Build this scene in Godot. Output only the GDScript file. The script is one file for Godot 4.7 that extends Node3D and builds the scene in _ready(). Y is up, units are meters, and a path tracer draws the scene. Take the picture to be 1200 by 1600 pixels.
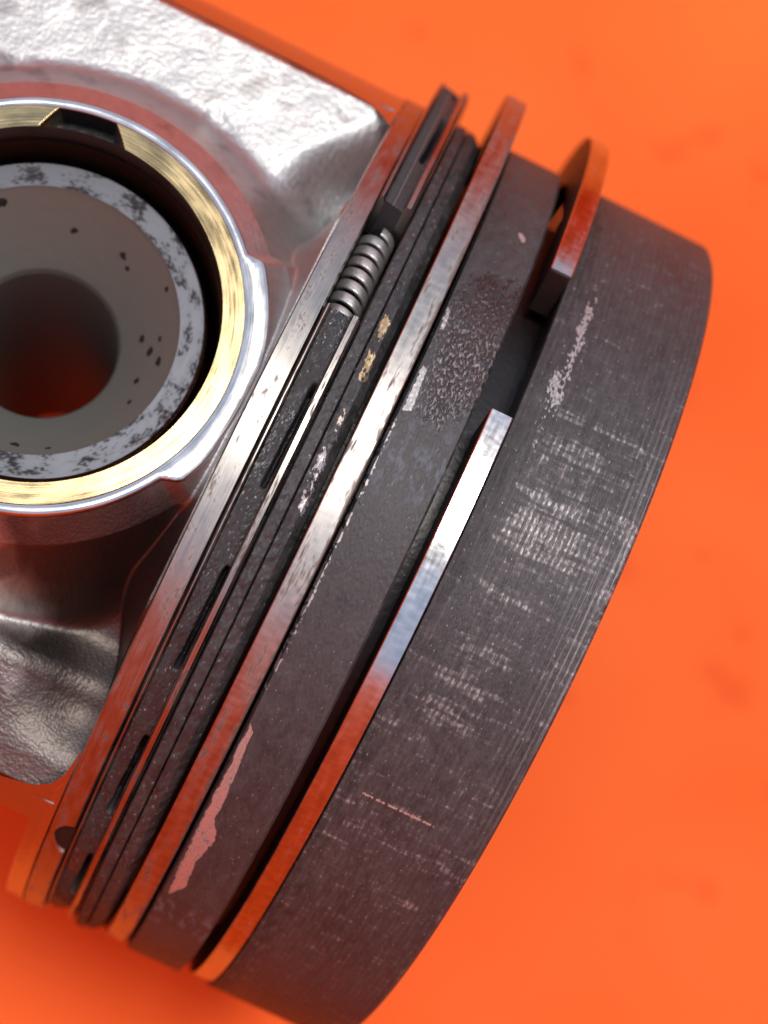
extends Node3D
# A used engine piston lying on its side in an orange tray, seen from above the wrist pin.
# All lengths below are in piston radii (one radius = 40 mm): x runs along the piston towards its crown,
# angles t are measured round that axis from straight up (+y) towards +z.

const S := 0.04      # metres in one piston radius
const H := 1.045     # height of the piston axis above the tray, in radii
const PX := -0.68    # the pin axis
const PIN_FACE := 0.85

var rng := RandomNumberGenerator.new()
var mats := {}


func _ready() -> void:
	rng.seed = 11
	set_view()
	make_materials()
	tray()
	piston()
	wrist_pin()
	rings()


# ---------------------------------------------------------------- camera, sky, sun

func set_view() -> void:
	var cam := Camera3D.new()
	cam.name = "camera"
	cam.keep_aspect = Camera3D.KEEP_HEIGHT
	cam.near = 0.01
	cam.far = 20.0
	cam.transform = Transform3D(Basis(Vector3(0.899824, 0.155696, -0.407525), Vector3(-0.432572, 0.197323, -0.879741), Vector3(-0.056558, 0.967896, 0.244906)), at(-0.1160, 3.8921, 0.8455))
	var lens := CameraAttributesPhysical.new()
	lens.frustum_focal_length = 39.92
	lens.frustum_focus_distance = 0.1215
	lens.exposure_aperture = 15.0
	lens.frustum_near = 0.01
	lens.frustum_far = 20.0
	cam.attributes = lens
	cam.fov = 33.45
	add_child(cam)
	cam.current = true

	var e := Environment.new()
	e.background_mode = Environment.BG_SKY
	var m := ProceduralSkyMaterial.new()
	m.sky_top_color = Color(0.66, 0.70, 0.78)
	m.sky_horizon_color = Color(0.74, 0.73, 0.73)
	m.sky_curve = 0.2
	m.ground_horizon_color = Color(0.5, 0.46, 0.43)
	m.ground_bottom_color = Color(0.3, 0.27, 0.25)
	m.sun_angle_max = 1.0
	var sky := Sky.new()
	sky.sky_material = m
	e.sky = sky
	e.background_energy_multiplier = 0.72
	e.tonemap_mode = Environment.TONE_MAPPER_LINEAR
	e.tonemap_exposure = 2.1
	e.ssao_enabled = true
	e.ssil_enabled = true
	e.sdfgi_enabled = true
	var w := WorldEnvironment.new()
	w.name = "environment"
	w.environment = e
	add_child(w)

	var sun := DirectionalLight3D.new()
	sun.name = "sun"
	sun.light_color = Color(1.0, 0.975, 0.95)
	sun.light_energy = 0.27
	sun.light_angular_distance = 17.0
	sun.shadow_enabled = true
	add_child(sun)
	sun.look_at_from_position(Vector3(0.09, 0.97, -0.175), Vector3.ZERO, Vector3.FORWARD)


# ---------------------------------------------------------------- helpers

func at(x: float, y: float, z: float) -> Vector3:
	return Vector3(x, y + H, z) * S


func on(x: float, r: float, t: float) -> Vector3:    # a point round the piston axis, t in degrees
	var a := deg_to_rad(t)
	return at(x, r * cos(a), r * sin(a))


class Push:        # how far a turned surface is moved outward at (x, t)
	var amount := 0.0
	var rough: FastNoiseLite

	static func sprung(t: float, how: float) -> float:
		# a ring sits off centre in its groove: it stands proud on the far side
		var s := sin(deg_to_rad(t))
		return 0.004 + (how * pow(-s, 1.8) if s < 0.0 else -0.012 * s)

	static func ss(a: float, b: float, x: float) -> float:
		var t := clampf((x - a) / (b - a), 0.0, 1.0)
		return t * t * (3.0 - 2.0 * t)

	func by(_x: float, t: float) -> float:
		return sprung(t, amount)


class Lumpy extends Push:
	func by(x: float, t: float) -> float:
		return 0.0045 * rough.get_noise_2d(t * 0.9, x * 90.0)


class Notch extends Push:
	func by(x: float, t: float) -> float:
		var dx := (x + 0.2) / 0.036
		var dt := (t - 58.0) / 2.9
		return -0.012 * (1.0 - ss(0.85, 1.0, sqrt(dx * dx + dt * dt)))


class Channel extends Push:
	func by(x: float, t: float) -> float:
		var r := sprung(t, amount) + 0.003 * rough.get_noise_2d(t * 1.2, x * 120.0)
		var ph := fposmod(t + 4.6, 21.0)
		var slot := (1.0 - ss(5.6, 6.2, absf(ph - 8.0))) * (1.0 - ss(0.003, 0.0055, absf(x + 0.1545 + 0.0004 * (ph - 8.0))))
		return r - 0.06 * slot


class Soup:
	var v := PackedVector3Array()
	var n := PackedVector3Array()
	var uv := PackedVector2Array()
	var ix := PackedInt32Array()
	var col := PackedColorArray()      # linear; left empty where a piece has one colour

	# a sheet of nu x nv points; flip turns its front to the other side
	func sheet(nu: int, nv: int, p: PackedVector3Array, uvs: PackedVector2Array, flip := false) -> void:
		var base := v.size()
		v.append_array(p)
		uv.append_array(uvs)
		var nn := PackedVector3Array()
		nn.resize(nu * nv)
		for j in nv:
			for i in nu:
				var a := p[j * nu + mini(i + 1, nu - 1)] - p[j * nu + maxi(i - 1, 0)]
				var b := p[mini(j + 1, nv - 1) * nu + i] - p[maxi(j - 1, 0) * nu + i]
				var c := a.cross(b)
				if flip:
					c = -c
				nn[j * nu + i] = c.normalized() if c.length_squared() > 1e-30 else Vector3.UP
		n.append_array(nn)
		for j in nv - 1:
			for i in nu - 1:
				var q := base + j * nu + i
				if flip:
					ix.append_array([q, q + 1, q + nu, q + 1, q + nu + 1, q + nu])
				else:
					ix.append_array([q, q + nu, q + 1, q + 1, q + nu, q + nu + 1])

	func mesh() -> ArrayMesh:
		var a := []
		a.resize(Mesh.ARRAY_MAX)
		a[Mesh.ARRAY_VERTEX] = v
		a[Mesh.ARRAY_NORMAL] = n
		a[Mesh.ARRAY_TEX_UV] = uv
		a[Mesh.ARRAY_INDEX] = ix
		if col.size() == v.size():
			a[Mesh.ARRAY_COLOR] = col
		var m := ArrayMesh.new()
		m.add_surface_from_arrays(Mesh.PRIMITIVE_TRIANGLES, a)
		return m


# A profile (x, r) turned round the piston axis from t0 to t1; every stretch of it is a sheet with sharp ends.
# push(x, t) -> how far the radius is moved there. v of the texture runs with x from v0 to v1.
func turned(s: Soup, prof: Array, t0: float, t1: float, nt: int, v0: float, v1: float, push: Push = null, cuts := 1) -> void:
	for k in prof.size() - 1:
		var a: Vector2 = prof[k]
		var b: Vector2 = prof[k + 1]
		var nv: int = cuts + 1 if absf(b.x - a.x) > 0.02 else 2
		var p := PackedVector3Array()
		var uv := PackedVector2Array()
		for j in nv:
			var q := a.lerp(b, float(j) / (nv - 1))
			for i in nt:
				var u := float(i) / (nt - 1)
				var t := lerpf(t0, t1, u)
				var r := q.y
				if push:
					r += push.by(q.x, t)
				p.append(on(q.x, r, t))
				uv.append(Vector2(u, (q.x - v0) / (v1 - v0)))
		s.sheet(nt, nv, p, uv, true)


# A profile (r, y) turned round the pin axis
func turned_pin(s: Soup, prof: Array, n: int, push: Push = null) -> void:
	var run := 0.0
	for k in prof.size() - 1:
		var a: Vector2 = prof[k]
		var b: Vector2 = prof[k + 1]
		var p := PackedVector3Array()
		var uv := PackedVector2Array()
		for j in 2:
			var q := a.lerp(b, float(j))
			for i in n:
				var u := float(i) / (n - 1)
				var f := TAU * u
				var y := q.y
				if push:
					y += push.by(q.x, f)
				p.append(at(PX + q.x * cos(f), y, q.x * sin(f)))
				uv.append(Vector2(u, run + j * a.distance_to(b)))
		run += a.distance_to(b)
		s.sheet(n, 2, p, uv, true)


func cap(s: Soup, ring: PackedVector3Array, flip := false) -> void:      # a flat fan over a closed outline
	var c := Vector3.ZERO
	for q in ring:
		c += q
	c /= ring.size()
	var p := PackedVector3Array()
	var uv := PackedVector2Array()
	for q in ring:
		p.append(q)
		uv.append(Vector2(0.5, 0.5))
	for q in ring:
		p.append(c.lerp(q, 0.001))
		uv.append(Vector2(0.5, 0.5))
	s.sheet(ring.size(), 2, p, uv, flip)


func part(called: String, s: Soup, m: Material, parent: Node3D) -> MeshInstance3D:
	var o := MeshInstance3D.new()
	o.name = called
	o.mesh = s.mesh()
	o.material_override = m
	parent.add_child(o, true)
	return o


func thing(called: String, label: String, category: String) -> Node3D:
	var o := Node3D.new()
	o.name = called
	o.set_meta("label", label)
	o.set_meta("category", category)
	add_child(o, true)
	return o


func noise(freq: float, sd: int, oct := 3, kind := FastNoiseLite.TYPE_SIMPLEX_SMOOTH) -> FastNoiseLite:
	var n := FastNoiseLite.new()
	n.seed = sd
	n.frequency = freq
	n.noise_type = kind
	n.fractal_octaves = oct
	return n


# noise as bytes, w x h, stretched: the noise is sampled at sw x sh and enlarged
func field(w: int, h: int, sw: int, sh: int, freq: float, sd: int, oct := 3) -> PackedByteArray:
	var im := noise(freq, sd, oct).get_image(sw, sh, false, false, true)
	if sw != w or sh != h:
		im.resize(w, h, Image.INTERPOLATE_CUBIC)
	im.convert(Image.FORMAT_L8)
	return im.get_data()


func tex(w: int, h: int, d: PackedByteArray, f := Image.FORMAT_RGB8) -> ImageTexture:
	return ImageTexture.create_from_image(Image.create_from_data(w, h, false, f, d))


func metal(c: Color, rough: float, metallic := 1.0) -> StandardMaterial3D:
	var m := StandardMaterial3D.new()
	m.albedo_color = c
	m.metallic = metallic
	m.roughness = rough
	return m


func bumpy(m: StandardMaterial3D, freq: float, sd: int, cm: float, scale: float, oct := 4) -> StandardMaterial3D:
	var nt := NoiseTexture2D.new()
	nt.width = 512
	nt.height = 512
	nt.seamless = true
	nt.noise = noise(freq, sd, oct)
	m.heightmap_enabled = true
	m.heightmap_texture = nt
	m.heightmap_scale = cm
	m.uv1_triplanar = true
	m.uv1_scale = Vector3.ONE * scale
	return m


static func sstep(a: float, b: float, x: float) -> float:
	var t := clampf((x - a) / (b - a), 0.0, 1.0)
	return t * t * (3.0 - 2.0 * t)


# how deep (t, x) lies inside a polygon's edge: > 0 inside, in radii (t is in degrees)
static func inside(poly: PackedVector2Array, t: float, x: float) -> float:
	var q := Vector2(t * 0.01745, x)
	var d := 1e9
	var ins := false
	var n := poly.size()
	for i in n:
		var a := poly[i]
		var b := poly[(i + 1) % n]
		var e := b - a
		d = minf(d, (q - a - e * clampf((q - a).dot(e) / e.length_squared(), 0.0, 1.0)).length_squared())
		if (a.y > q.y) != (b.y > q.y) and q.x < (b.x - a.x) * (q.y - a.y) / (b.y - a.y) + a.x:
			ins = not ins
	return sqrt(d) if ins else -sqrt(d)


static func poly(pts: Array) -> PackedVector2Array:      # (x, t in degrees) pairs -> (t in radians, x)
	var o := PackedVector2Array()
	for p in pts:
		o.append(Vector2(deg_to_rad(p.y), p.x))
	return o


# ---------------------------------------------------------------- materials

# One ring land: soot over aluminium. bare(t, x, a, b, c, d) says how much metal shows (0..1) from four noises.
# kinds: 0 top land, 1 second land, 2 third land
func land_material(kind: int, w: int, h: int, t0: float, t1: float, x0: float, x1: float) -> StandardMaterial3D:
	var fine := field(w, h, w, h, 0.11, 3 + kind, 3)           # grain
	var mid := field(w, h, w, h, 0.03, 13 + kind, 4)           # blotches
	var wide := field(w, h, w, h, 0.006, 23 + kind, 3)         # slow tone
	var rub := field(w, h, w, maxi(h / 24, 4), 0.045, 33 + kind, 5)      # streaks along the piston axis
	var rub2 := field(w, h, w, maxi(h / 10, 4), 0.12, 53 + kind, 4)     # shorter, finer streaks
	var turn := field(w, h, maxi(w / 30, 8), h, 0.19, 43 + kind, 2)  # marks round the piston
	var alb := PackedByteArray()
	var orm := PackedByteArray()
	var hgt := PackedByteArray()
	alb.resize(w * h * 3)
	orm.resize(w * h * 3)
	hgt.resize(w * h)
	var wet := poly([Vector2(0.0, -19), Vector2(0.04, -24), Vector2(0.13, -25), Vector2(0.13, -8), Vector2(0.07, -4.2), Vector2(0.028, -4.4), Vector2(0.02, -10)])
	var patch := poly([Vector2(0.004, 32.0), Vector2(0.016, 32.8), Vector2(0.018, 36), Vector2(0.024, 38.7), Vector2(0.025, 44.5), Vector2(0.037, 46.0), Vector2(0.043, 47.4), Vector2(0.036, 50), Vector2(0.032, 51.5), Vector2(0.036, 56.5), Vector2(0.012, 59.1), Vector2(0.006, 50), Vector2(0.004, 40)])
	var streak := poly([Vector2(0.006, -9.6), Vector2(0.016, -9.4), Vector2(0.022, -4.4), Vector2(0.007, -4.0)])
	var chip := poly([Vector2(0.072, -33.5), Vector2(0.088, -33.3), Vector2(0.09, -32.2), Vector2(0.075, -32.0)])
	var sliver := poly([Vector2(0.004, -17.5), Vector2(0.012, -17.2), Vector2(0.014, -14.6), Vector2(0.006, -14.4)])
	var flakes := [poly([Vector2(-0.094, -13.4), Vector2(-0.080, -12.4), Vector2(-0.082, -10.4), Vector2(-0.093, -10.6)]), poly([Vector2(-0.091, -9.4), Vector2(-0.080, -8.6), Vector2(-0.074, -5.6), Vector2(-0.088, -5.0)]), poly([Vector2(-0.088, -1.6), Vector2(-0.080, -1.0), Vector2(-0.082, 0.6), Vector2(-0.088, 0.4)]), poly([Vector2(-0.091, 3.4), Vector2(-0.078, 4.6), Vector2(-0.074, 10.4), Vector2(-0.084, 10.0), Vector2(-0.092, 6.0)])]
	for j in h:
		var x := lerpf(x0, x1, (j + 0.5) / h)
		for i in w:
			var t := lerpf(t0, t1, (i + 0.5) / w)
			var k := j * w + i
			var a := fine[k] / 255.0
			var b := mid[k] / 255.0
			var c := wide[k] / 255.0
			var d := rub[k] / 255.0
			var g := turn[k] / 255.0
			var bare := 0.0            # metal showing
			var warm := 0.0            # 1: brassy, stained metal
			var soot := 0.052 + 0.018 * (c - 0.5) + 0.030 * (b - 0.5) + 0.022 * (a - 0.5)
			var rough := 0.56 + 0.22 * (b - 0.5) + 0.15 * (a - 0.5)
			var z := 0.5 + 0.24 * (a - 0.5) + 0.16 * (b - 0.5)
			var blue := 0.0
			if kind == 0:
				# turning marks: fine crests round the land, rubbed bright where it touched the bore
				var crest := 0.5 + 0.5 * sin(x * TAU / 0.0116 + (g - 0.5) * 3.4)
				z += 0.16 * (crest - 0.5)
				soot += 0.012 * (crest - 0.5) * b * 2.0
				var near_rim := sstep(0.40, 0.478, x)
				var zone := exp(-pow((t + 1.0) / 13.0, 2.0)) * sstep(0.225, 0.28, x + 0.03 * (b - 0.5)) * (1.0 - 0.25 * sstep(0.34, 0.42, x))
				zone = maxf(zone, 0.66 * exp(-pow((t - 17.0) / 13.0, 2.0)) * sstep(0.24, 0.27, x) * (1.0 - sstep(0.33, 0.41, x)))
				zone = maxf(zone, 0.92 * near_rim * exp(-pow((t - 2.0) / 15.0, 2.0)))
				zone = maxf(zone, 0.30 * exp(-pow((t - 34.0) / 22.0, 2.0)))
				var r2 := rub2[k] / 255.0
				var field_ := d * 0.42 + r2 * 0.34 + b * 0.24
				var rubbed := sstep(0.635 - 0.30 * zone, 0.92 - 0.30 * zone, field_)
				var tick := sstep(0.30, 0.95, crest * 0.48 + a * 0.75 - 0.13)
				bare = rubbed * (0.10 + 0.75 * tick) * (0.35 + 0.8 * a)
				bare = maxf(bare, 0.40 * near_rim * sstep(0.50, 0.80, g * 0.6 + crest * 0.35 + 0.1 * a) * exp(-pow((t - 4.0) / 20.0, 2.0)))
				soot += 0.030 * zone * sstep(0.25, 0.75, r2 * 0.5 + b * 0.5)
				# blotches that lost their soot, near the ring, and grit in them
				var band := exp(-pow((x - 0.252) / 0.020, 2.0)) * exp(-pow((t + 20.0) / 19.0, 2.0))
				band = maxf(band, exp(-pow((x - 0.245 - 0.001 * (t + 14.0)) / 0.022, 2.0)) * exp(-pow((t + 13.5) / 5.5, 2.0)) * 1.12)
				var sp := sstep(0.73, 0.79, band * 0.46 + b * 0.34 + a * 0.34)
				bare = maxf(bare, sp * (0.25 + 0.75 * a))
				# single scratch along the land, and white specks
				if absf(t - 33.8 - (a - 0.5) * 0.12) < 0.13 and x > 0.240 and x < 0.383:
					bare = maxf(bare, sstep(0.42, 0.56, crest * 0.3 + b * 0.5 + d * 0.15 + 0.12))
				bare = maxf(bare, sstep(0.855, 0.88, a) * 0.7)
				# caked soot next to the ring
				var cake := 1.0 - sstep(0.205, 0.235, x + (b - 0.5) * 0.05)
				soot -= 0.012 * cake
				z += 0.30 * cake * (b - 0.45)
				rough += 0.10 * cake
			elif kind == 1:
				var iw := inside(wet, t + (b - 0.5) * 6.0, x + (a - 0.5) * 0.02)
				if iw > -0.05:
					var q := sstep(-0.012, 0.02, iw)
					rough = lerpf(rough, 0.16 + 0.25 * a, q)
					z += q * (0.35 + 0.9 * b) * (a - 0.5) + q * 0.7 * (b - 0.5)
					soot = lerpf(soot, 0.022, q * sstep(-16.0, -24.0, t) * 0.8)
					bare = maxf(bare, q * sstep(0.60, 0.72, a) * 0.40 * sstep(-20.0, -12.0, t))
				blue = sstep(0.42, 0.78, b * 0.6 + a * 0.4) * exp(-pow((t - 0.5) / 5.0, 2.0)) * 0.75
				if inside(patch, t + (a - 0.5) * 0.5, x + (b - 0.5) * 0.007 + (a - 0.5) * 0.003) > 0.0:
					var deep := inside(patch, t, x)
					bare = (0.62 + 0.38 * sstep(0.25, 0.55, a * 0.5 + g * 0.5)) * lerpf(0.7, 1.0, sstep(0.0, 0.006, deep + 0.004 * a))
					bare *= 1.0 - 0.7 * sstep(0.66, 0.74, a * 0.55 + b * 0.45)
					z = 0.72 + 0.16 * (g - 0.5) + 0.08 * (a - 0.5)
				var st := maxf(inside(streak, t, x + (a - 0.5) * 0.004), inside(sliver, t, x + (a - 0.5) * 0.006))
				if st > 0.0:
					bare = 0.55 + 0.45 * a
				if inside(chip, t + (b - 0.5) * 1.5, x + (a - 0.5) * 0.008) > 0.0:
					bare = 0.9
				# chewed edge towards the second ring
				if x < 0.003 + 0.008 * (a - 0.3) and t > -3.0 and t < 28.0 and d * 0.25 + b * 0.35 + a * 0.4 > 0.50:
					bare = maxf(bare, 0.8)
				if t > 59.0:
					blue = maxf(blue, 0.5 * sstep(0.55, 0.75, b) * sstep(59.0, 62.0, t) * (1.0 - sstep(64.0, 68.0, t)))
				bare = maxf(bare, sstep(0.865, 0.885, a) * 0.5)
			elif kind == 3:
				z += 0.5 * (b - 0.5)
				bare = sstep(0.82, 0.88, a + 0.1 * (b - 0.5)) * 0.7
				rough = 0.30 + 0.5 * sstep(0.35, 0.65, b * 0.6 + c * 0.4)
				soot *= 0.75
			else:
				z += 0.5 * (b - 0.5)
				soot -= 0.01
				for f in flakes:
					var q := inside(f, t + (b - 0.5) * 2.0, x + (a - 0.5) * 0.010)
					if q > -0.001 and a + b > 0.80:
						bare = 0.9
						warm = clampf((4.0 - t) / 10.0, 0.0, 1.0)
						z += 0.2
				bare = maxf(bare, sstep(0.80, 0.86, a) * 0.45)
			var cr := lerpf(soot * 1.03, 0.62, bare)
			var cg := lerpf(soot * 0.97, lerpf(0.60, 0.46, warm), bare)
			var cb := lerpf(soot * 0.99, lerpf(0.58, 0.26, warm), bare)
			if blue > 0.0:
				cr = lerpf(cr, 0.16, blue)
				cg = lerpf(cg, 0.19, blue)
				cb = lerpf(cb, 0.22, blue)
			alb[k * 3] = int(255.0 * pow(clampf(cr, 0.003, 1.0), 0.4545))
			alb[k * 3 + 1] = int(255.0 * pow(clampf(cg, 0.003, 1.0), 0.4545))
			alb[k * 3 + 2] = int(255.0 * pow(clampf(cb, 0.003, 1.0), 0.4545))
			orm[k * 3] = 255
			orm[k * 3 + 1] = int(255.0 * clampf(lerpf(rough, 0.46, bare), 0.05, 1.0))
			orm[k * 3 + 2] = int(255.0 * clampf(bare * 0.72, 0.0, 1.0))
			hgt[k] = int(255.0 * clampf(z, 0.0, 1.0))
	var m := StandardMaterial3D.new()
	m.albedo_texture = tex(w, h, alb)
	m.roughness = 1.0
	m.roughness_texture = tex(w, h, orm)
	m.roughness_texture_channel = BaseMaterial3D.TEXTURE_CHANNEL_GREEN
	m.metallic = 1.0
	m.metallic_texture = m.roughness_texture
	m.metallic_texture_channel = BaseMaterial3D.TEXTURE_CHANNEL_BLUE
	m.heightmap_enabled = true
	m.heightmap_texture = tex(w, h, hgt, Image.FORMAT_L8)
	m.heightmap_scale = 0.018
	m.texture_repeat = false
	return m


# ground or worn metal with scratches and specks: w runs along the piece
func worn_material(c: Color, rough: float, w: int, h: int, sd: int, scratches: float, dirt: float, along := true, edge_dirt := 0.0) -> StandardMaterial3D:
	var fine := field(w, h, w, h, 0.13, sd, 3)
	var mid := field(w, h, w, h, 0.025, sd + 1, 4)
	var long := field(w, h, maxi(w / 40, 6), h, 0.35, sd + 2, 2) if along else field(w, h, w, maxi(h / 12, 4), 0.25, sd + 2, 3)
	var alb := PackedByteArray()
	var orm := PackedByteArray()
	alb.resize(w * h * 3)
	orm.resize(w * h * 3)
	for j in h:
		var edge := sstep(0.62, 1.0, (j + 0.5) / h)
		for i in w:
			var k := j * w + i
			var a := fine[k] / 255.0
			var b := mid[k] / 255.0
			var s := long[k] / 255.0
			var grime := maxf(sstep(0.66 - 0.2 * dirt, 0.96 - 0.2 * dirt, a * 0.4 + b * 0.6), 0.0) * dirt
			grime = maxf(grime, edge_dirt * sstep(0.62, 0.80, edge * 0.45 + a * 0.35 + b * 0.35))
			var tone := (1.0 + 0.24 * (s - 0.5) * scratches + 0.14 * (b - 0.5)) * (1.0 - 0.72 * grime)
			alb[k * 3] = int(255.0 * clampf(c.r * tone, 0.0, 1.0))
			alb[k * 3 + 1] = int(255.0 * clampf(c.g * tone * (1.0 - 0.05 * grime), 0.0, 1.0))
			alb[k * 3 + 2] = int(255.0 * clampf(c.b * tone * (1.0 - 0.1 * grime), 0.0, 1.0))
			orm[k * 3] = 255
			orm[k * 3 + 1] = int(255.0 * clampf(rough + 0.16 * (s - 0.5) * scratches + 0.14 * (b - 0.5) + 0.3 * grime, 0.05, 1.0))
			orm[k * 3 + 2] = int(255.0 * (1.0 - 0.8 * grime))
	var m := StandardMaterial3D.new()
	m.albedo_texture = tex(w, h, alb)
	m.roughness = 1.0
	m.roughness_texture = tex(w, h, orm)
	m.roughness_texture_channel = BaseMaterial3D.TEXTURE_CHANNEL_GREEN
	m.metallic = 1.0
	m.metallic_texture = m.roughness_texture
	m.metallic_texture_channel = BaseMaterial3D.TEXTURE_CHANNEL_BLUE
	m.texture_repeat = false
	return m


func make_materials() -> void:
	mats.top_land = land_material(0, 2048, 416, -88, 88, 0.195, 0.4855)
	mats.second_land = land_material(1, 1792, 160, -88, 88, -0.003, 0.124)
	mats.third_land = land_material(2, 1536, 64, -88, 88, -0.127, -0.062)
	mats.channel = land_material(3, 1536, 48, -88, 88, -0.187, -0.1475)
	mats.ring = worn_material(Color(0.76, 0.76, 0.78), 0.18, 1536, 64, 60, 0.6, 0.3, false)
	mats.ring_grimy = worn_material(Color(0.70, 0.68, 0.66), 0.38, 1536, 64, 70, 0.6, 0.55, false, 0.45)
	mats.rail = worn_material(Color(0.66, 0.63, 0.61), 0.33, 1536, 32, 80, 1.0, 0.7, true, 0.8)
	mats.belt = worn_material(Color(0.66, 0.64, 0.62), 0.37, 1536, 64, 90, 0.7, 0.45, true)
	mats.ring_side = bumpy(metal(Color(0.26, 0.20, 0.18), 0.45, 0.5), 0.05, 16, 0.004, 60.0)
	mats.skirt = metal(Color(0.74, 0.72, 0.71), 0.30)
	bumpy(mats.skirt, 0.03, 4, 0.004, 60.0)
	mats.cast = bumpy(metal(Color(1, 1, 1), 0.45), 0.11, 8, 0.0035, 60.0, 3)
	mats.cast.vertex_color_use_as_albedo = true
	mats.boss_rim = worn_material(Color(0.78, 0.78, 0.79), 0.24, 1024, 64, 100, 1.2, 0.12, true)
	mats.bronze = worn_material(Color(0.66, 0.59, 0.45), 0.20, 1024, 64, 110, 1.2, 0.12, true)
	mats.bronze_wall = metal(Color(0.36, 0.27, 0.20), 0.30, 0.7)
	mats.soot = bumpy(metal(Color(0.21, 0.20, 0.205), 0.62, 0.0), 0.05, 9, 0.020, 50.0)
	mats.oily = bumpy(metal(Color(0.12, 0.095, 0.095), 0.36, 0.0), 0.05, 10, 0.003, 50.0)
	mats.spring = bumpy(metal(Color(0.80, 0.78, 0.76), 0.42, 0.8), 0.05, 12, 0.004, 80.0)
	mats.pin_face = worn_material(Color(0.40, 0.405, 0.43), 0.50, 1024, 48, 120, 0.9, 0.72, true)
	mats.pin_bore = bumpy(metal(Color(0.51, 0.505, 0.475), 0.46, 0.4), 0.03, 14, 0.003, 60.0)
	mats.pin_side = metal(Color(0.55, 0.54, 0.55), 0.2)
	mats.hole_shade = metal(Color(0.09, 0.07, 0.065), 0.7, 0.0)
	mats.spot = metal(Color(0.10, 0.09, 0.085), 0.6, 0.0)

	# the tray: smooth, slightly dirty orange plastic
	var n := 1024
	var slow := field(n, n, 128, 128, 0.03, 200, 4)
	var smut := field(n, n, 512, 512, 0.06, 201, 3)
	var alb := PackedByteArray()
	alb.resize(n * n * 3)
	var ro := PackedByteArray()
	ro.resize(n * n)
	for k in n * n:
		var a := slow[k] / 255.0
		var b := smut[k] / 255.0
		var d := 0.13 * sstep(0.70, 1.0, b) + 0.26 * (a - 0.5)
		alb[k * 3] = int(255.0 * clampf(0.97 - d * 0.3, 0.0, 1.0))
		alb[k * 3 + 1] = int(255.0 * clampf(0.43 * (1.0 - d), 0.0, 1.0))
		alb[k * 3 + 2] = int(255.0 * clampf(0.13 * (1.0 - d), 0.0, 1.0))
		ro[k] = int(255.0 * clampf(0.55 + 0.2 * (a - 0.5) + 0.3 * d, 0.0, 1.0))
	var m := StandardMaterial3D.new()
	m.albedo_texture = tex(n, n, alb)
	m.roughness = 1.0
	m.roughness_texture = tex(n, n, ro, Image.FORMAT_L8)
	m.roughness_texture_channel = BaseMaterial3D.TEXTURE_CHANNEL_RED
	m.metallic_specular = 0.3
	mats.tray = m


# ---------------------------------------------------------------- the tray

func tray() -> void:
	var s := Soup.new()
	# floor, rounded foot and flared wall of a rectangular tray, as rings of one rounded outline
	# each row: how far the outline has moved out from the foot of the wall, its height
	var rows := [[-1.0, 0.0], [-0.8, 0.0], [-0.6, 0.0], [-0.4, 0.0], [-0.2, 0.0], [-0.05, 0.0], [0.05, 0.012], [0.13, 0.05], [0.20, 0.13], [0.24, 0.25], [0.27, 0.5], [0.36, 1.5], [0.50, 3.4], [0.63, 5.4], [0.68, 5.45], [0.73, 5.4], [0.73, 5.3], [0.60, 3.4], [0.40, 0.6], [0.20, -0.06], [-0.5, -0.06], [-1.0, -0.06]]
	var n := 145
	var p := PackedVector3Array()
	var uv := PackedVector2Array()
	for row in rows:
		for i in n:
			var a := TAU * i / (n - 1)
			var k := pow(pow(absf(cos(a)), 8.0) + pow(absf(sin(a)), 8.0), -1.0 / 8.0)
			var near: float = clampf(1.0 + row[0], 0.0, 1.0)
			var more: float = maxf(row[0], 0.0)
			var x: float = 0.4 + (5.6 * near + more) * k * cos(a)
			var z: float = -3.9 + (6.0 * near + more) * k * sin(a)
			p.append(Vector3(x, row[1], z) * S)
			uv.append(Vector2(0.5 + (x + row[1] * cos(a)) * 0.08, 0.5 + (z + row[1] * sin(a)) * 0.08))
	s.sheet(n, rows.size(), p, uv, false)
	var o := MeshInstance3D.new()
	o.name = "floor"
	o.mesh = s.mesh()
	o.material_override = mats.tray
	o.set_meta("kind", "structure")
	add_child(o)


# ---------------------------------------------------------------- the piston

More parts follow.
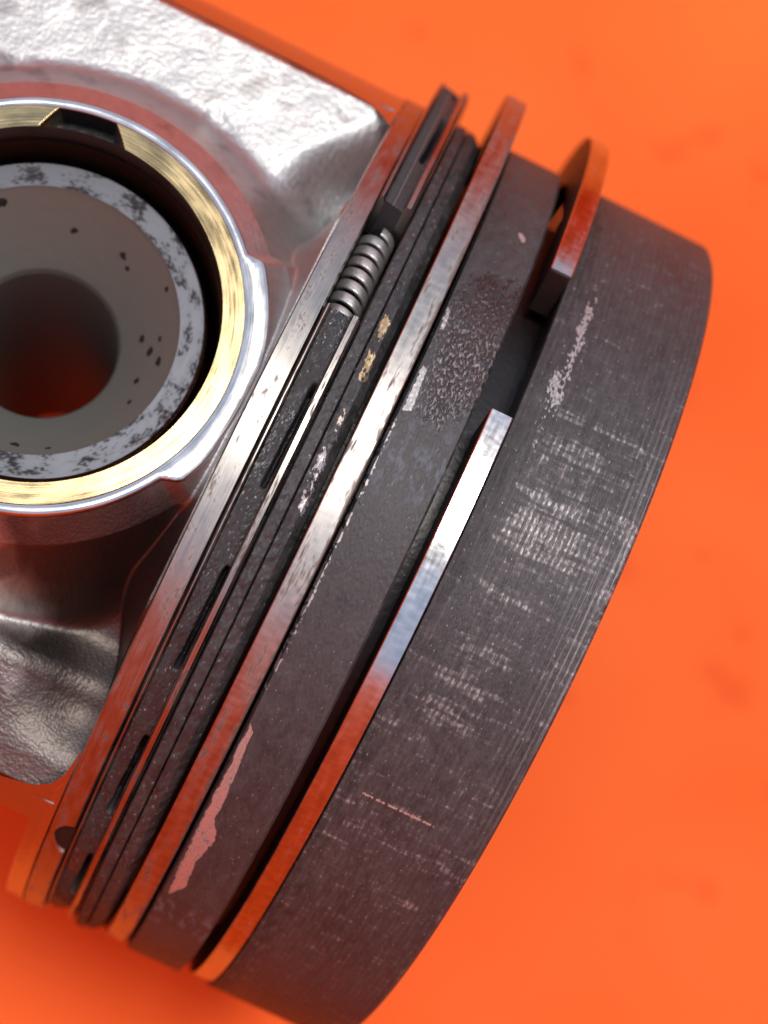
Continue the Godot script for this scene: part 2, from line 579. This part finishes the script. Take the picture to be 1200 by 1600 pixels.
func piston() -> void:
	var root := thing("piston", "sooty aluminium engine piston lying on its side with bronze bushed pin bore", "piston")
	var s := Soup.new()
	turned(s, [Vector2(0.1945, 0.990), Vector2(0.1965, 1.0), Vector2(0.479, 1.0), Vector2(0.4855, 0.993)], -180, 180, 720, 0.195, 0.4855)
	# only the upper half carries the picture of wear; u is fitted to it below
	part("top_land", fit_u(s, -88, 88), mats.top_land, root)
	s = Soup.new()
	turned(s, [Vector2(0.4855, 0.993), Vector2(0.4855, 0.80), Vector2(0.45, 0.62), Vector2(0.42, 0.35), Vector2(0.42, 0.004)], -180, 180, 180, 0.4, 0.5)
	part("crown_face", s, mats.soot, root)

	for g in [[0.124, 0.195, 0.885], [-0.062, -0.003, 0.885], [-0.2, -0.127, 0.86]]:
		s = Soup.new()
		turned(s, [Vector2(g[0], 0.985), Vector2(g[0], g[2]), Vector2(g[1], g[2]), Vector2(g[1], 0.985)], -180, 180, 360, g[0], g[1])
		part("ring_groove", s, mats.oily, root)
	s = Soup.new()
	turned(s, [Vector2(-0.003, 0.985), Vector2(0.002, 1.0), Vector2(0.119, 1.0), Vector2(0.124, 0.992)], -180, 180, 720, -0.003, 0.124)
	part("second_land", fit_u(s, -88, 88), mats.second_land, root)
	s = Soup.new()
	var rough := noise(2.4, 77, 3)
	var lumpy := Lumpy.new()
	lumpy.rough = rough
	turned(s, [Vector2(-0.127, 0.985), Vector2(-0.124, 0.998), Vector2(-0.1035, 0.998), Vector2(-0.101, 0.984), Vector2(-0.0985, 0.996), Vector2(-0.078, 0.99), Vector2(-0.062, 0.972)], -180, 180, 900, -0.127, -0.062, lumpy, 3)
	part("third_land", fit_u(s, -88, 88), mats.third_land, root)

	# the bright band below the oil ring, with a drain notch and its lower face
	s = Soup.new()
	var notch := Notch.new()
	turned(s, [Vector2(-0.247, 0.45), Vector2(-0.247, 0.992), Vector2(-0.244, 1.0), Vector2(-0.203, 1.0), Vector2(-0.2, 0.99)], -180, 180, 1441, -0.247, -0.2, notch, 10)
	var band := part("oil_ring_land", fit_u(s, -88, 88), mats.belt, root)
	s = Soup.new()
	turned(s, [Vector2(-0.240, 0.9925), Vector2(-0.199, 0.9925)], 54.5, 61.5, 15, -0.24, -0.199)
	part("drain_hole_shade", s, mats.hole_shade, band)  # nearly flush dark patch, its colour standing for the shade inside the opening

	# skirt panels: the turned skin left of the band, cut away where the cast pocket begins
	skirt(root, -1.0)
	skirt(root, 1.0)
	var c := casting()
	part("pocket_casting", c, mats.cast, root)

	# machined end of the pin boss
	s = Soup.new()
	var p := PackedVector3Array()
	var uv := PackedVector2Array()
	var n := 241
	for row in [[0.381, 0.846], [0.3835, PIN_FACE + 0.001], [0.5, PIN_FACE + 0.001], [1.0, PIN_FACE + 0.001], [1.004, 0.845], [1.012, 0.82]]:
		for i in n:
			var f := TAU * i / (n - 1)
			var ro := rim_radius(f)
			var r: float = row[0] if row[0] < 0.4 else lerpf(0.3835, ro, row[0]) if row[0] <= 1.0 else ro + (row[0] - 1.0)
			p.append(at(PX + r * cos(f), row[1], r * sin(f)))
			uv.append(Vector2(float(i) / (n - 1), clampf((r - 0.38) / 0.06, 0.0, 1.0)))
	s.sheet(n, 6, p, uv, true)
	part("pin_boss_rim", s, mats.boss_rim, root)

	# bronze bush, with a removal notch in its face, and its oily bore
	s = Soup.new()
	p = PackedVector3Array()
	uv = PackedVector2Array()
	n = 1441
	var rows := 15
	for j in rows:
		for i in n:
			var f := TAU * i / (n - 1)
			var r := lerpf(0.341, 0.3815, float(j) / (rows - 1))
			var a := wrapf(rad_to_deg(f) + 102.0, -180.0, 180.0)
			var half := lerpf(13.5, 7.8, float(j) / (rows - 1))
			var y := PIN_FACE - 0.09 * (1.0 - sstep(half - 1.2, half + 0.3, absf(a)))
			p.append(at(PX + r * cos(f), y, r * sin(f)))
			uv.append(Vector2(float(i) / (n - 1), float(j) / (rows - 1)))
	s.sheet(n, rows, p, uv, false)
	var bush := part("bushing", s, mats.bronze, root)
	s = Soup.new()
	p = PackedVector3Array()
	uv = PackedVector2Array()
	for j in 2:
		for i in 25:
			var f := deg_to_rad(-102.0 + lerpf(-14.5, 14.5, i / 24.0))
			p.append(at(PX + lerpf(0.34, 0.3825, j) * cos(f), PIN_FACE - 0.06, lerpf(0.34, 0.3825, j) * sin(f)))
			uv.append(Vector2(i / 24.0, j))
	s.sheet(25, 2, p, uv, false)
	p = PackedVector3Array()
	uv = PackedVector2Array()
	for j in 2:
		for i in 25:
			var f := deg_to_rad(-102.0 + lerpf(-8.2, 8.2, i / 24.0))
			p.append(at(PX + 0.3806 * cos(f), lerpf(0.78, 0.8495, j), 0.3806 * sin(f)))
			uv.append(Vector2(i / 24.0, j))
	s.sheet(25, 2, p, uv, false)
	part("removal_notch_shade", s, mats.oily, bush)  # dark sheets added inside the notch so its depth looks shaded
	s = Soup.new()
	turned_pin(s, [Vector2(0.341, -0.85), Vector2(0.341, 0.775), Vector2(0.356, 0.775), Vector2(0.356, 0.80), Vector2(0.341, 0.80), Vector2(0.341, 0.85)], 181)
	part("bushing_bore", s, mats.bronze_wall, root)


func fit_u(s: Soup, t0: float, t1: float, from := -180.0, to := 180.0) -> Soup:      # u 0..1 of a full turn -> u 0..1 over t0..t1
	for k in s.uv.size():
		s.uv[k].x = (lerpf(from, to, s.uv[k].x) - t0) / (t1 - t0)
	return s


func rim_radius(f: float) -> float:      # the boss end widens where the cutter ran out beside the ring belt
	var a := rad_to_deg(wrapf(f, -PI, PI))
	return 0.399 + 0.026 * sstep(-41.0, -37.0, a) * (1.0 - sstep(25.5, 30.5, a)) * (1.0 - 0.25 * sstep(-12.0, 0.0, a) * (1.0 - sstep(8.0, 20.0, a)))


func skirt(root: Node3D, side: float) -> void:
	var s := Soup.new()
	# how far towards the open end the turned skin reaches at an angle (a table of angle, x)
	var tab: Array = [Vector2(43.0, -0.249), Vector2(45.5, -0.27), Vector2(47.3, -0.305), Vector2(48.4, -0.37), Vector2(48.9, -0.47), Vector2(49.1, -1.35)] if side < 0 else [Vector2(44.0, -0.249), Vector2(48.0, -0.258), Vector2(50.3, -0.275), Vector2(51.7, -0.305), Vector2(52.5, -0.36), Vector2(53.0, -0.47), Vector2(53.2, -1.35)]
	var p := PackedVector3Array()
	var uv := PackedVector2Array()
	var nx := 60
	var angles: Array = []
	for k in tab.size():
		angles.append([tab[k].x, tab[k].y])
	var last: float = 76.0 if side < 0 else 57.2
	var a: float = tab[-1].x
	for k in range(1, 13 if side > 0 else 61):
		angles.append([lerpf(a, last, k / (12.0 if side > 0 else 60.0)), -1.35])
	for q in angles:
		for i in nx:
			var x := lerpf(-0.2475, q[1], pow(float(i) / (nx - 1), 1.6))
			# a fine relief step where the skirt joins the band
			var r := 1.0 - 0.004 * sstep(-0.255, -0.262, x)
			p.append(on(x, r, side * q[0]))
			uv.append(Vector2(x, q[0] * 0.01))
	s.sheet(nx, angles.size(), p, uv, side > 0)
	if side > 0:       # below the window only a short lip follows the band; the panel has a cut edge
		p = PackedVector3Array()
		uv = PackedVector2Array()
		for k in 61:
			for i in 8:
				var x := lerpf(-0.2475, -0.287, i / 7.0)
				p.append(on(x, 1.0 - 0.004 * sstep(-0.255, -0.262, x), lerpf(57.2, 130.0, k / 60.0)))
				uv.append(Vector2(x, k * 0.01))
		s.sheet(8, 61, p, uv, true)
		p = PackedVector3Array()
		uv = PackedVector2Array()
		for k in 2:
			for i in 61:
				p.append(on(-0.287, 0.996 - 0.14 * k, lerpf(57.2, 130.0, i / 60.0)))
				uv.append(Vector2(i * 0.01, k))
		s.sheet(61, 2, p, uv, true)
	# the cut edge and the inner face give the skirt its thickness
	p = PackedVector3Array()
	uv = PackedVector2Array()
	for k in 2:
		for i in 40:
			p.append(on(lerpf(-0.287, -1.35, i / 39.0), 0.995 - 0.07 * k, side * last))
			uv.append(Vector2(i * 0.02, k))
	s.sheet(40, 2, p, uv, side < 0)
	p = PackedVector3Array()
	uv = PackedVector2Array()
	for k in 31:
		for i in 12:
			p.append(on(lerpf(-0.287, -1.35, i / 11.0), 0.928, side * lerpf(tab[-1].x + 1.0, last, k / 30.0)))
			uv.append(Vector2(i * 0.02, k))
	s.sheet(12, 31, p, uv, side < 0)
	p = PackedVector3Array()
	uv = PackedVector2Array()
	for k in 31:
		for i in 2:
			p.append(on(-1.35, 0.995 - 0.07 * i, side * lerpf(tab[-1].x + 0.5, last, k / 30.0)))
			uv.append(Vector2(i, k))
	s.sheet(2, 31, p, uv, side > 0)
	part("skirt", s, mats.skirt, root)


var grain := noise(70.0, 5, 3)
var swell := noise(5.0, 6, 3)
var mottle := noise(7.0, 15, 4)


# height of the rough casting round the pin boss, above the piston axis
func cast_height(x: float, z: float) -> float:
	var dx := x - PX
	var d := sqrt(dx * dx + z * z)
	var f := atan2(z, dx)
	var cyl := sqrt(maxf(1.0 - z * z, 0.02))
	var az := absf(z)
	# boss: a sloping collar under the machined end, then a steeper flank into a valley
	var ro := rim_radius(f)
	var collar := PIN_FACE - 0.004 - 0.75 * maxf(d - ro, 0.0)
	var valley := lerpf(0.77, 0.585, sstep(0.15, 0.50, az))
	var flank := PIN_FACE - 0.004 - 0.75 * 0.050 - (1.5 if z < 0.0 else 1.9) * (d - ro - 0.050)
	var boss := minf(collar, flank)
	# lobes: the broad flat webs that carry the skirt
	var lobe := minf(0.675, cyl + 0.012)
	if z < 0.0:
		var edge := -0.372 + 0.15 * sstep(0.50, 0.76, az)
		lobe = lerpf(valley, lobe, sstep(0.38, 0.49, az) * (1.0 - sstep(edge - 0.06, edge + 0.13, x)))
		# casting seam across the web
		lobe -= 0.018 * sstep(-0.60, -0.575, x) * sstep(0.60, 0.50, az) * (1.0 - sstep(-0.575, -0.50, x))
	else:
		lobe = lerpf(valley, 0.668 - 0.26 * maxf(az - 0.56, 0.0) - 0.05 * sstep(-0.46, -0.27, x) * (1.0 - sstep(0.60, 0.74, az)), sstep(0.465, 0.60, az))
	var h := smax(boss, lobe, 0.045)
	# fillet up to the ring belt
	h = smax(h, minf(cyl - 0.05, 0.84) - (2.6 + 14.0 * sstep(0.34, 0.62, az)) * maxf(-0.255 - x, 0.0) - 0.2 * sstep(0.4, 0.62, az), 0.03)
	# the web dips under the turned skin of skirt and belt
	h = minf(h, cyl - 0.009)
	var web := sstep(0.44, 0.56, az) * sstep(0.06, 0.14, d - ro)
	var damp := 0.35 + 0.65 * sstep(0.3, 0.7, 0.5 + 0.5 * swell.get_noise_2d(x * 1.6 + 9.0, z * 1.6))
	h += (0.0006 * web * damp * (0.42 if z > 0.0 else 0.9) + 0.0005 * sstep(0.01, 0.05, d - ro)) * grain.get_noise_2d(x, z) + (0.0028 if z < 0.0 else 0.002) * swell.get_noise_2d(x, z) * sstep(0.03, 0.10, d - ro)
	return minf(h, cyl - 0.009)


static func smax(a: float, b: float, k: float) -> float:
	var t := maxf(k - absf(a - b), 0.0) / k
	return maxf(a, b) + t * t * k * 0.25


func casting() -> Soup:
	var s := Soup.new()
	var n := 900
	var m := 250
	var p := PackedVector3Array()
	var uv := PackedVector2Array()
	for j in m:
		for i in n:
			var f := TAU * i / (n - 1)
			var c := cos(f)
			var g := sin(f)
			# out to a rectangle that runs just under the turned skin
			var far := 9.0
			if c > 0.001:
				far = minf(far, (-0.2475 - PX) / c)
			if c < -0.001:
				far = minf(far, (-1.34 - PX) / c)
			if g > 0.001:
				far = minf(far, 0.806 / g)
			if g < -0.001:
				far = minf(far, 0.770 / -g)
			var r := lerpf(rim_radius(f) - 0.004, far, float(j) / (m - 1))
			var x := PX + r * c
			var z := r * g
			p.append(at(x, cast_height(x, z), z))
			uv.append(Vector2(x, z))
			# dark reflection painted into the colour in the pocket between boss and ring belt
			var w := mottle.get_noise_2d(x, z)
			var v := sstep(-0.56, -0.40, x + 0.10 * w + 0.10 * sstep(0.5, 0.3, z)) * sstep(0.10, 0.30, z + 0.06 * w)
			v = maxf(v * (1.0 - 0.15 * sstep(0.62, 0.78, z)), 0.75 * (1.0 - sstep(0.012, 0.03, absf(sqrt((x - PX) * (x - PX) + z * z) - 0.475 + 0.02 * w))) * sstep(0.1, 0.3, z))  # dark band along the steep flank, its shade likewise painted in
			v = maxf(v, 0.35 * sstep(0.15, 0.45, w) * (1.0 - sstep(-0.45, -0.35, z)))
			var k := 1.0 + 0.10 * mottle.get_noise_2d(x * 5.0, z * 5.0)
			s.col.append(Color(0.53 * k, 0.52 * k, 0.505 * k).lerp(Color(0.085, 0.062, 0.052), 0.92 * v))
	s.sheet(n, m, p, uv, false)
	return s


# ---------------------------------------------------------------- the wrist pin

func wrist_pin() -> void:
	var root := thing("wrist_pin", "hollow grey steel wrist pin inside the bronze bushed bore", "wrist pin")
	var s := Soup.new()
	turned_pin(s, [Vector2(0.318, -0.745), Vector2(0.318, 0.738), Vector2(0.311, 0.745)], 181)
	part("pin_body", s, mats.pin_side, root)
	s = Soup.new()
	var p := PackedVector3Array()
	var uv := PackedVector2Array()
	for j in 3:
		for i in 181:
			var f := TAU * i / 180.0
			var r := lerpf(0.311, 0.266, j / 2.0)
			p.append(at(PX + r * cos(f), 0.745, r * sin(f)))
			uv.append(Vector2(i / 180.0, j / 2.0))
	s.sheet(181, 3, p, uv, true)
	part("end_face", s, mats.pin_face, root)
	s = Soup.new()
	turned_pin(s, [Vector2(0.266, 0.745), Vector2(0.262, 0.738), Vector2(0.155, 0.585), Vector2(0.150, 0.57), Vector2(0.150, -0.57), Vector2(0.262, -0.745), Vector2(0.318, -0.745)], 181)
	var bore := part("bore", s, mats.pin_bore, root)
	# dark rust spots on the cone of the bore
	for k in 16:
		var f: float = [-1.75, -1.2, -1.14, -0.35, -0.25, -0.12, 0.05, -0.45, 2.0, 1.75, 1.5, 1.3, 1.05, -0.75, -2.3, 0.25][k] + rng.randf_range(-0.04, 0.04)
		var u: float = [0.45, 0.40, 0.47, 0.3, 0.45, 0.25, 0.5, 0.62, 0.16, 0.18, 0.17, 0.2, 0.14, 0.1, 0.12, 0.35][k]
		s = Soup.new()
		spot(s, f, u, rng.randf_range(0.006, 0.013))
		part("rust_spot", s, mats.spot, bore)


func spot(s: Soup, f: float, u: float, size: float) -> void:      # a thin uneven scab lying on the cone
	var c := Vector3(0.262, 0.738, 0).lerp(Vector3(0.155, 0.585, 0), u)
	var down := (Vector3(0.155, 0.585, 0) - Vector3(0.262, 0.738, 0)).normalized()
	var up := Vector3(-down.y, down.x, 0)
	var p := PackedVector3Array()
	var uv := PackedVector2Array()
	var wob := []
	for i in 13:
		wob.append(rng.randf_range(0.6, 1.25))
	wob[12] = wob[0]
	for row in [[1.0, -0.0005], [0.7, 0.0012], [0.01, 0.0018]]:
		for i in 13:
			var a := TAU * i / 12.0
			var r: float = size * row[0] * wob[i]
			var q: Vector3 = c + down * r * cos(a) - up * row[1]
			var ang := f + r * sin(a) / c.x
			p.append(at(PX + q.x * cos(ang), q.y, q.x * sin(ang)))
			uv.append(Vector2(i / 12.0, row[0]))
	s.sheet(13, 3, p, uv, true)


# ---------------------------------------------------------------- the rings

func rect_ring(s: Soup, x0: float, x1: float, r0: float, r1: float, t0: float, t1: float, amount: float) -> void:
	var push := Push.new()
	push.amount = amount
	var b := 0.002
	var nt := int(absf(t1 - t0) * 1.5) + 2
	turned(s, [Vector2(x0, r1 - b), Vector2(x0 + b, r1), Vector2(x1 - b, r1), Vector2(x1, r1 - b)], t0, t1, nt, x0, x1, push)


# its flanks and cut ends, darkened by use
func ring_sides(s: Soup, x0: float, x1: float, r0: float, r1: float, t0: float, t1: float, amount: float) -> void:
	var push := Push.new()
	push.amount = amount
	var b := 0.002
	var nt := int(absf(t1 - t0) * 1.5) + 2
	turned(s, [Vector2(x0, r0), Vector2(x0, r1 - b)], t0, t1, nt, x0, x1, push)
	turned(s, [Vector2(x1, r1 - b), Vector2(x1, r0)], t0, t1, nt, x0, x1, push)
	var c := 0.16
	for t in [t0, t1]:
		# the end face is chamfered: a narrow sloping border round a flat face
		var out: float = c if t == t1 else -c
		var p := PackedVector3Array()
		var uv := PackedVector2Array()
		var o := PackedVector3Array()
		var rim := [Vector2(x0, r0), Vector2(x0, r1 - b), Vector2(x0 + b, r1), Vector2(x1 - b, r1), Vector2(x1, r1 - b), Vector2(x1, r0), Vector2(x0, r0)]
		var mid := Vector2((x0 + x1) * 0.5, (r0 + r1) * 0.5)
		for k in 2:
			for q in rim:
				var w: Vector2 = mid + (q - mid) * (1.0 if k == 0 else 0.93)
				var e := on(w.x, w.y + Push.sprung(t, amount), t + out * k)
				p.append(e)
				uv.append(Vector2(w.x, w.y))
				if k == 1:
					o.append(e)
		s.sheet(7, 2, p, uv, t == t1)
		cap(s, o, t == t1)


func rings() -> void:
	var root := thing("top_compression_ring", "polished steel piston ring nearest the crown with an open gap", "piston ring")
	var s := Soup.new()
	rect_ring(s, 0.1505, 0.1935, 0.885, 1.0, -8.4, 332.4, 0.118)
	part("running_face", s, mats.ring, root)
	s = Soup.new()
	ring_sides(s, 0.1505, 0.1935, 0.885, 1.0, -8.4, 332.4, 0.118)
	part("flanks", s, mats.ring_side, root)

	root = thing("second_compression_ring", "grimy piston ring with no gap in view between two sooty lands", "piston ring")
	s = Soup.new()
	rect_ring(s, -0.0545, -0.0095, 0.905, 1.0, -160.0, 190.0, 0.122)
	part("running_face", s, mats.ring_grimy, root)
	s = Soup.new()
	ring_sides(s, -0.0545, -0.0095, 0.905, 1.0, -160.0, 190.0, 0.122)
	part("flanks", s, mats.ring_side, root)

	root = thing("oil_control_ring", "slotted two rail oil ring whose gap shows a coil spring", "piston ring")
	var t0 := -11.1
	var t1 := 333.3
	var rail_push := Push.new()
	rail_push.amount = 0.078
	for q in [[-0.1985, -0.1865], [-0.148, -0.129]]:
		s = Soup.new()
		turned(s, [Vector2(q[0], 0.90), Vector2(q[0], 0.992), Vector2(q[0] + 0.004, 1.0), Vector2(q[1] - 0.006, 1.0), Vector2(q[1], 0.985), Vector2(q[1], 0.90)], t0, t1, 520, q[0], q[1], rail_push)
		for t in [t0, t1]:
			var o := PackedVector3Array()
			for w in [Vector2(q[0], 0.90), Vector2(q[0], 0.992), Vector2(q[0] + 0.004, 1.0), Vector2(q[1] - 0.006, 1.0), Vector2(q[1], 0.985), Vector2(q[1], 0.90), Vector2(q[0], 0.90)]:
				o.append(on(w.x, w.y + Push.sprung(t, 0.078), t))
			cap(s, o, t == t1)
		part("rail", s, mats.rail, root)
	# the sooty channel between the rails, with drain slots
	s = Soup.new()
	var rough := noise(2.0, 78, 3)
	var channel := Channel.new()
	channel.amount = 0.078
	channel.rough = rough
	turned(s, [Vector2(-0.187, 0.90), Vector2(-0.187, 0.992), Vector2(-0.1475, 0.986), Vector2(-0.1475, 0.90)], t0, t1, 1400, -0.187, -0.1475, channel, 20)
	fit_u(s, -88, 88, t0, t1)
	for t in [t0, t1]:
		var o := PackedVector3Array()
		for w in [Vector2(-0.187, 0.90), Vector2(-0.187, 0.99), Vector2(-0.1475, 0.984), Vector2(-0.1475, 0.90), Vector2(-0.187, 0.90)]:
			o.append(on(w.x, w.y + Push.sprung(t, 0.078), t))
		cap(s, o, t == t1)
	part("channel", s, mats.channel, root)

	# the spring behind the oil ring, seen in its gap
	root = thing("expander_spring", "fine steel coil spring showing in the gap of the oil ring", "spring")
	s = Soup.new()
	var p := PackedVector3Array()
	var uv := PackedVector2Array()
	var per := 28
	var turns := 9
	var pitch := 1.86
	for i in per * turns + 1:
		var a := TAU * i / per
		var t := -25.6 + pitch * i / per
		var cx := -0.166
		var cr := 0.928
		for k in 17:
			var b := TAU * k / 16.0
			var rr := 0.0290 + 0.0045 * signf(cos(b)) * pow(absf(cos(b)), 0.6)        # a flattened wire
			var tt := t + rad_to_deg(0.0108 * signf(sin(b)) * pow(absf(sin(b)), 0.5) / 0.925)
			p.append(on(cx + rr * sin(a), cr + rr * cos(a), tt))
			uv.append(Vector2(k / 16.0, i * 0.1))
	s.sheet(17, per * turns + 1, p, uv, false)
	part("coil", s, mats.spring, root)
	s = Soup.new()
	p = PackedVector3Array()
	uv = PackedVector2Array()
	for i in 33:
		for k in 13:
			var b := TAU * k / 12.0
			p.append(on(-0.166 + 0.019 * sin(b), 0.928 + 0.019 * cos(b), lerpf(-27.0, -9.0, i / 32.0)))
			uv.append(Vector2(k / 12.0, i * 0.1))
	s.sheet(13, 33, p, uv, true)
	part("dark_core", s, mats.oily, root)  # dark rod added inside the coil so the gaps between turns read dark
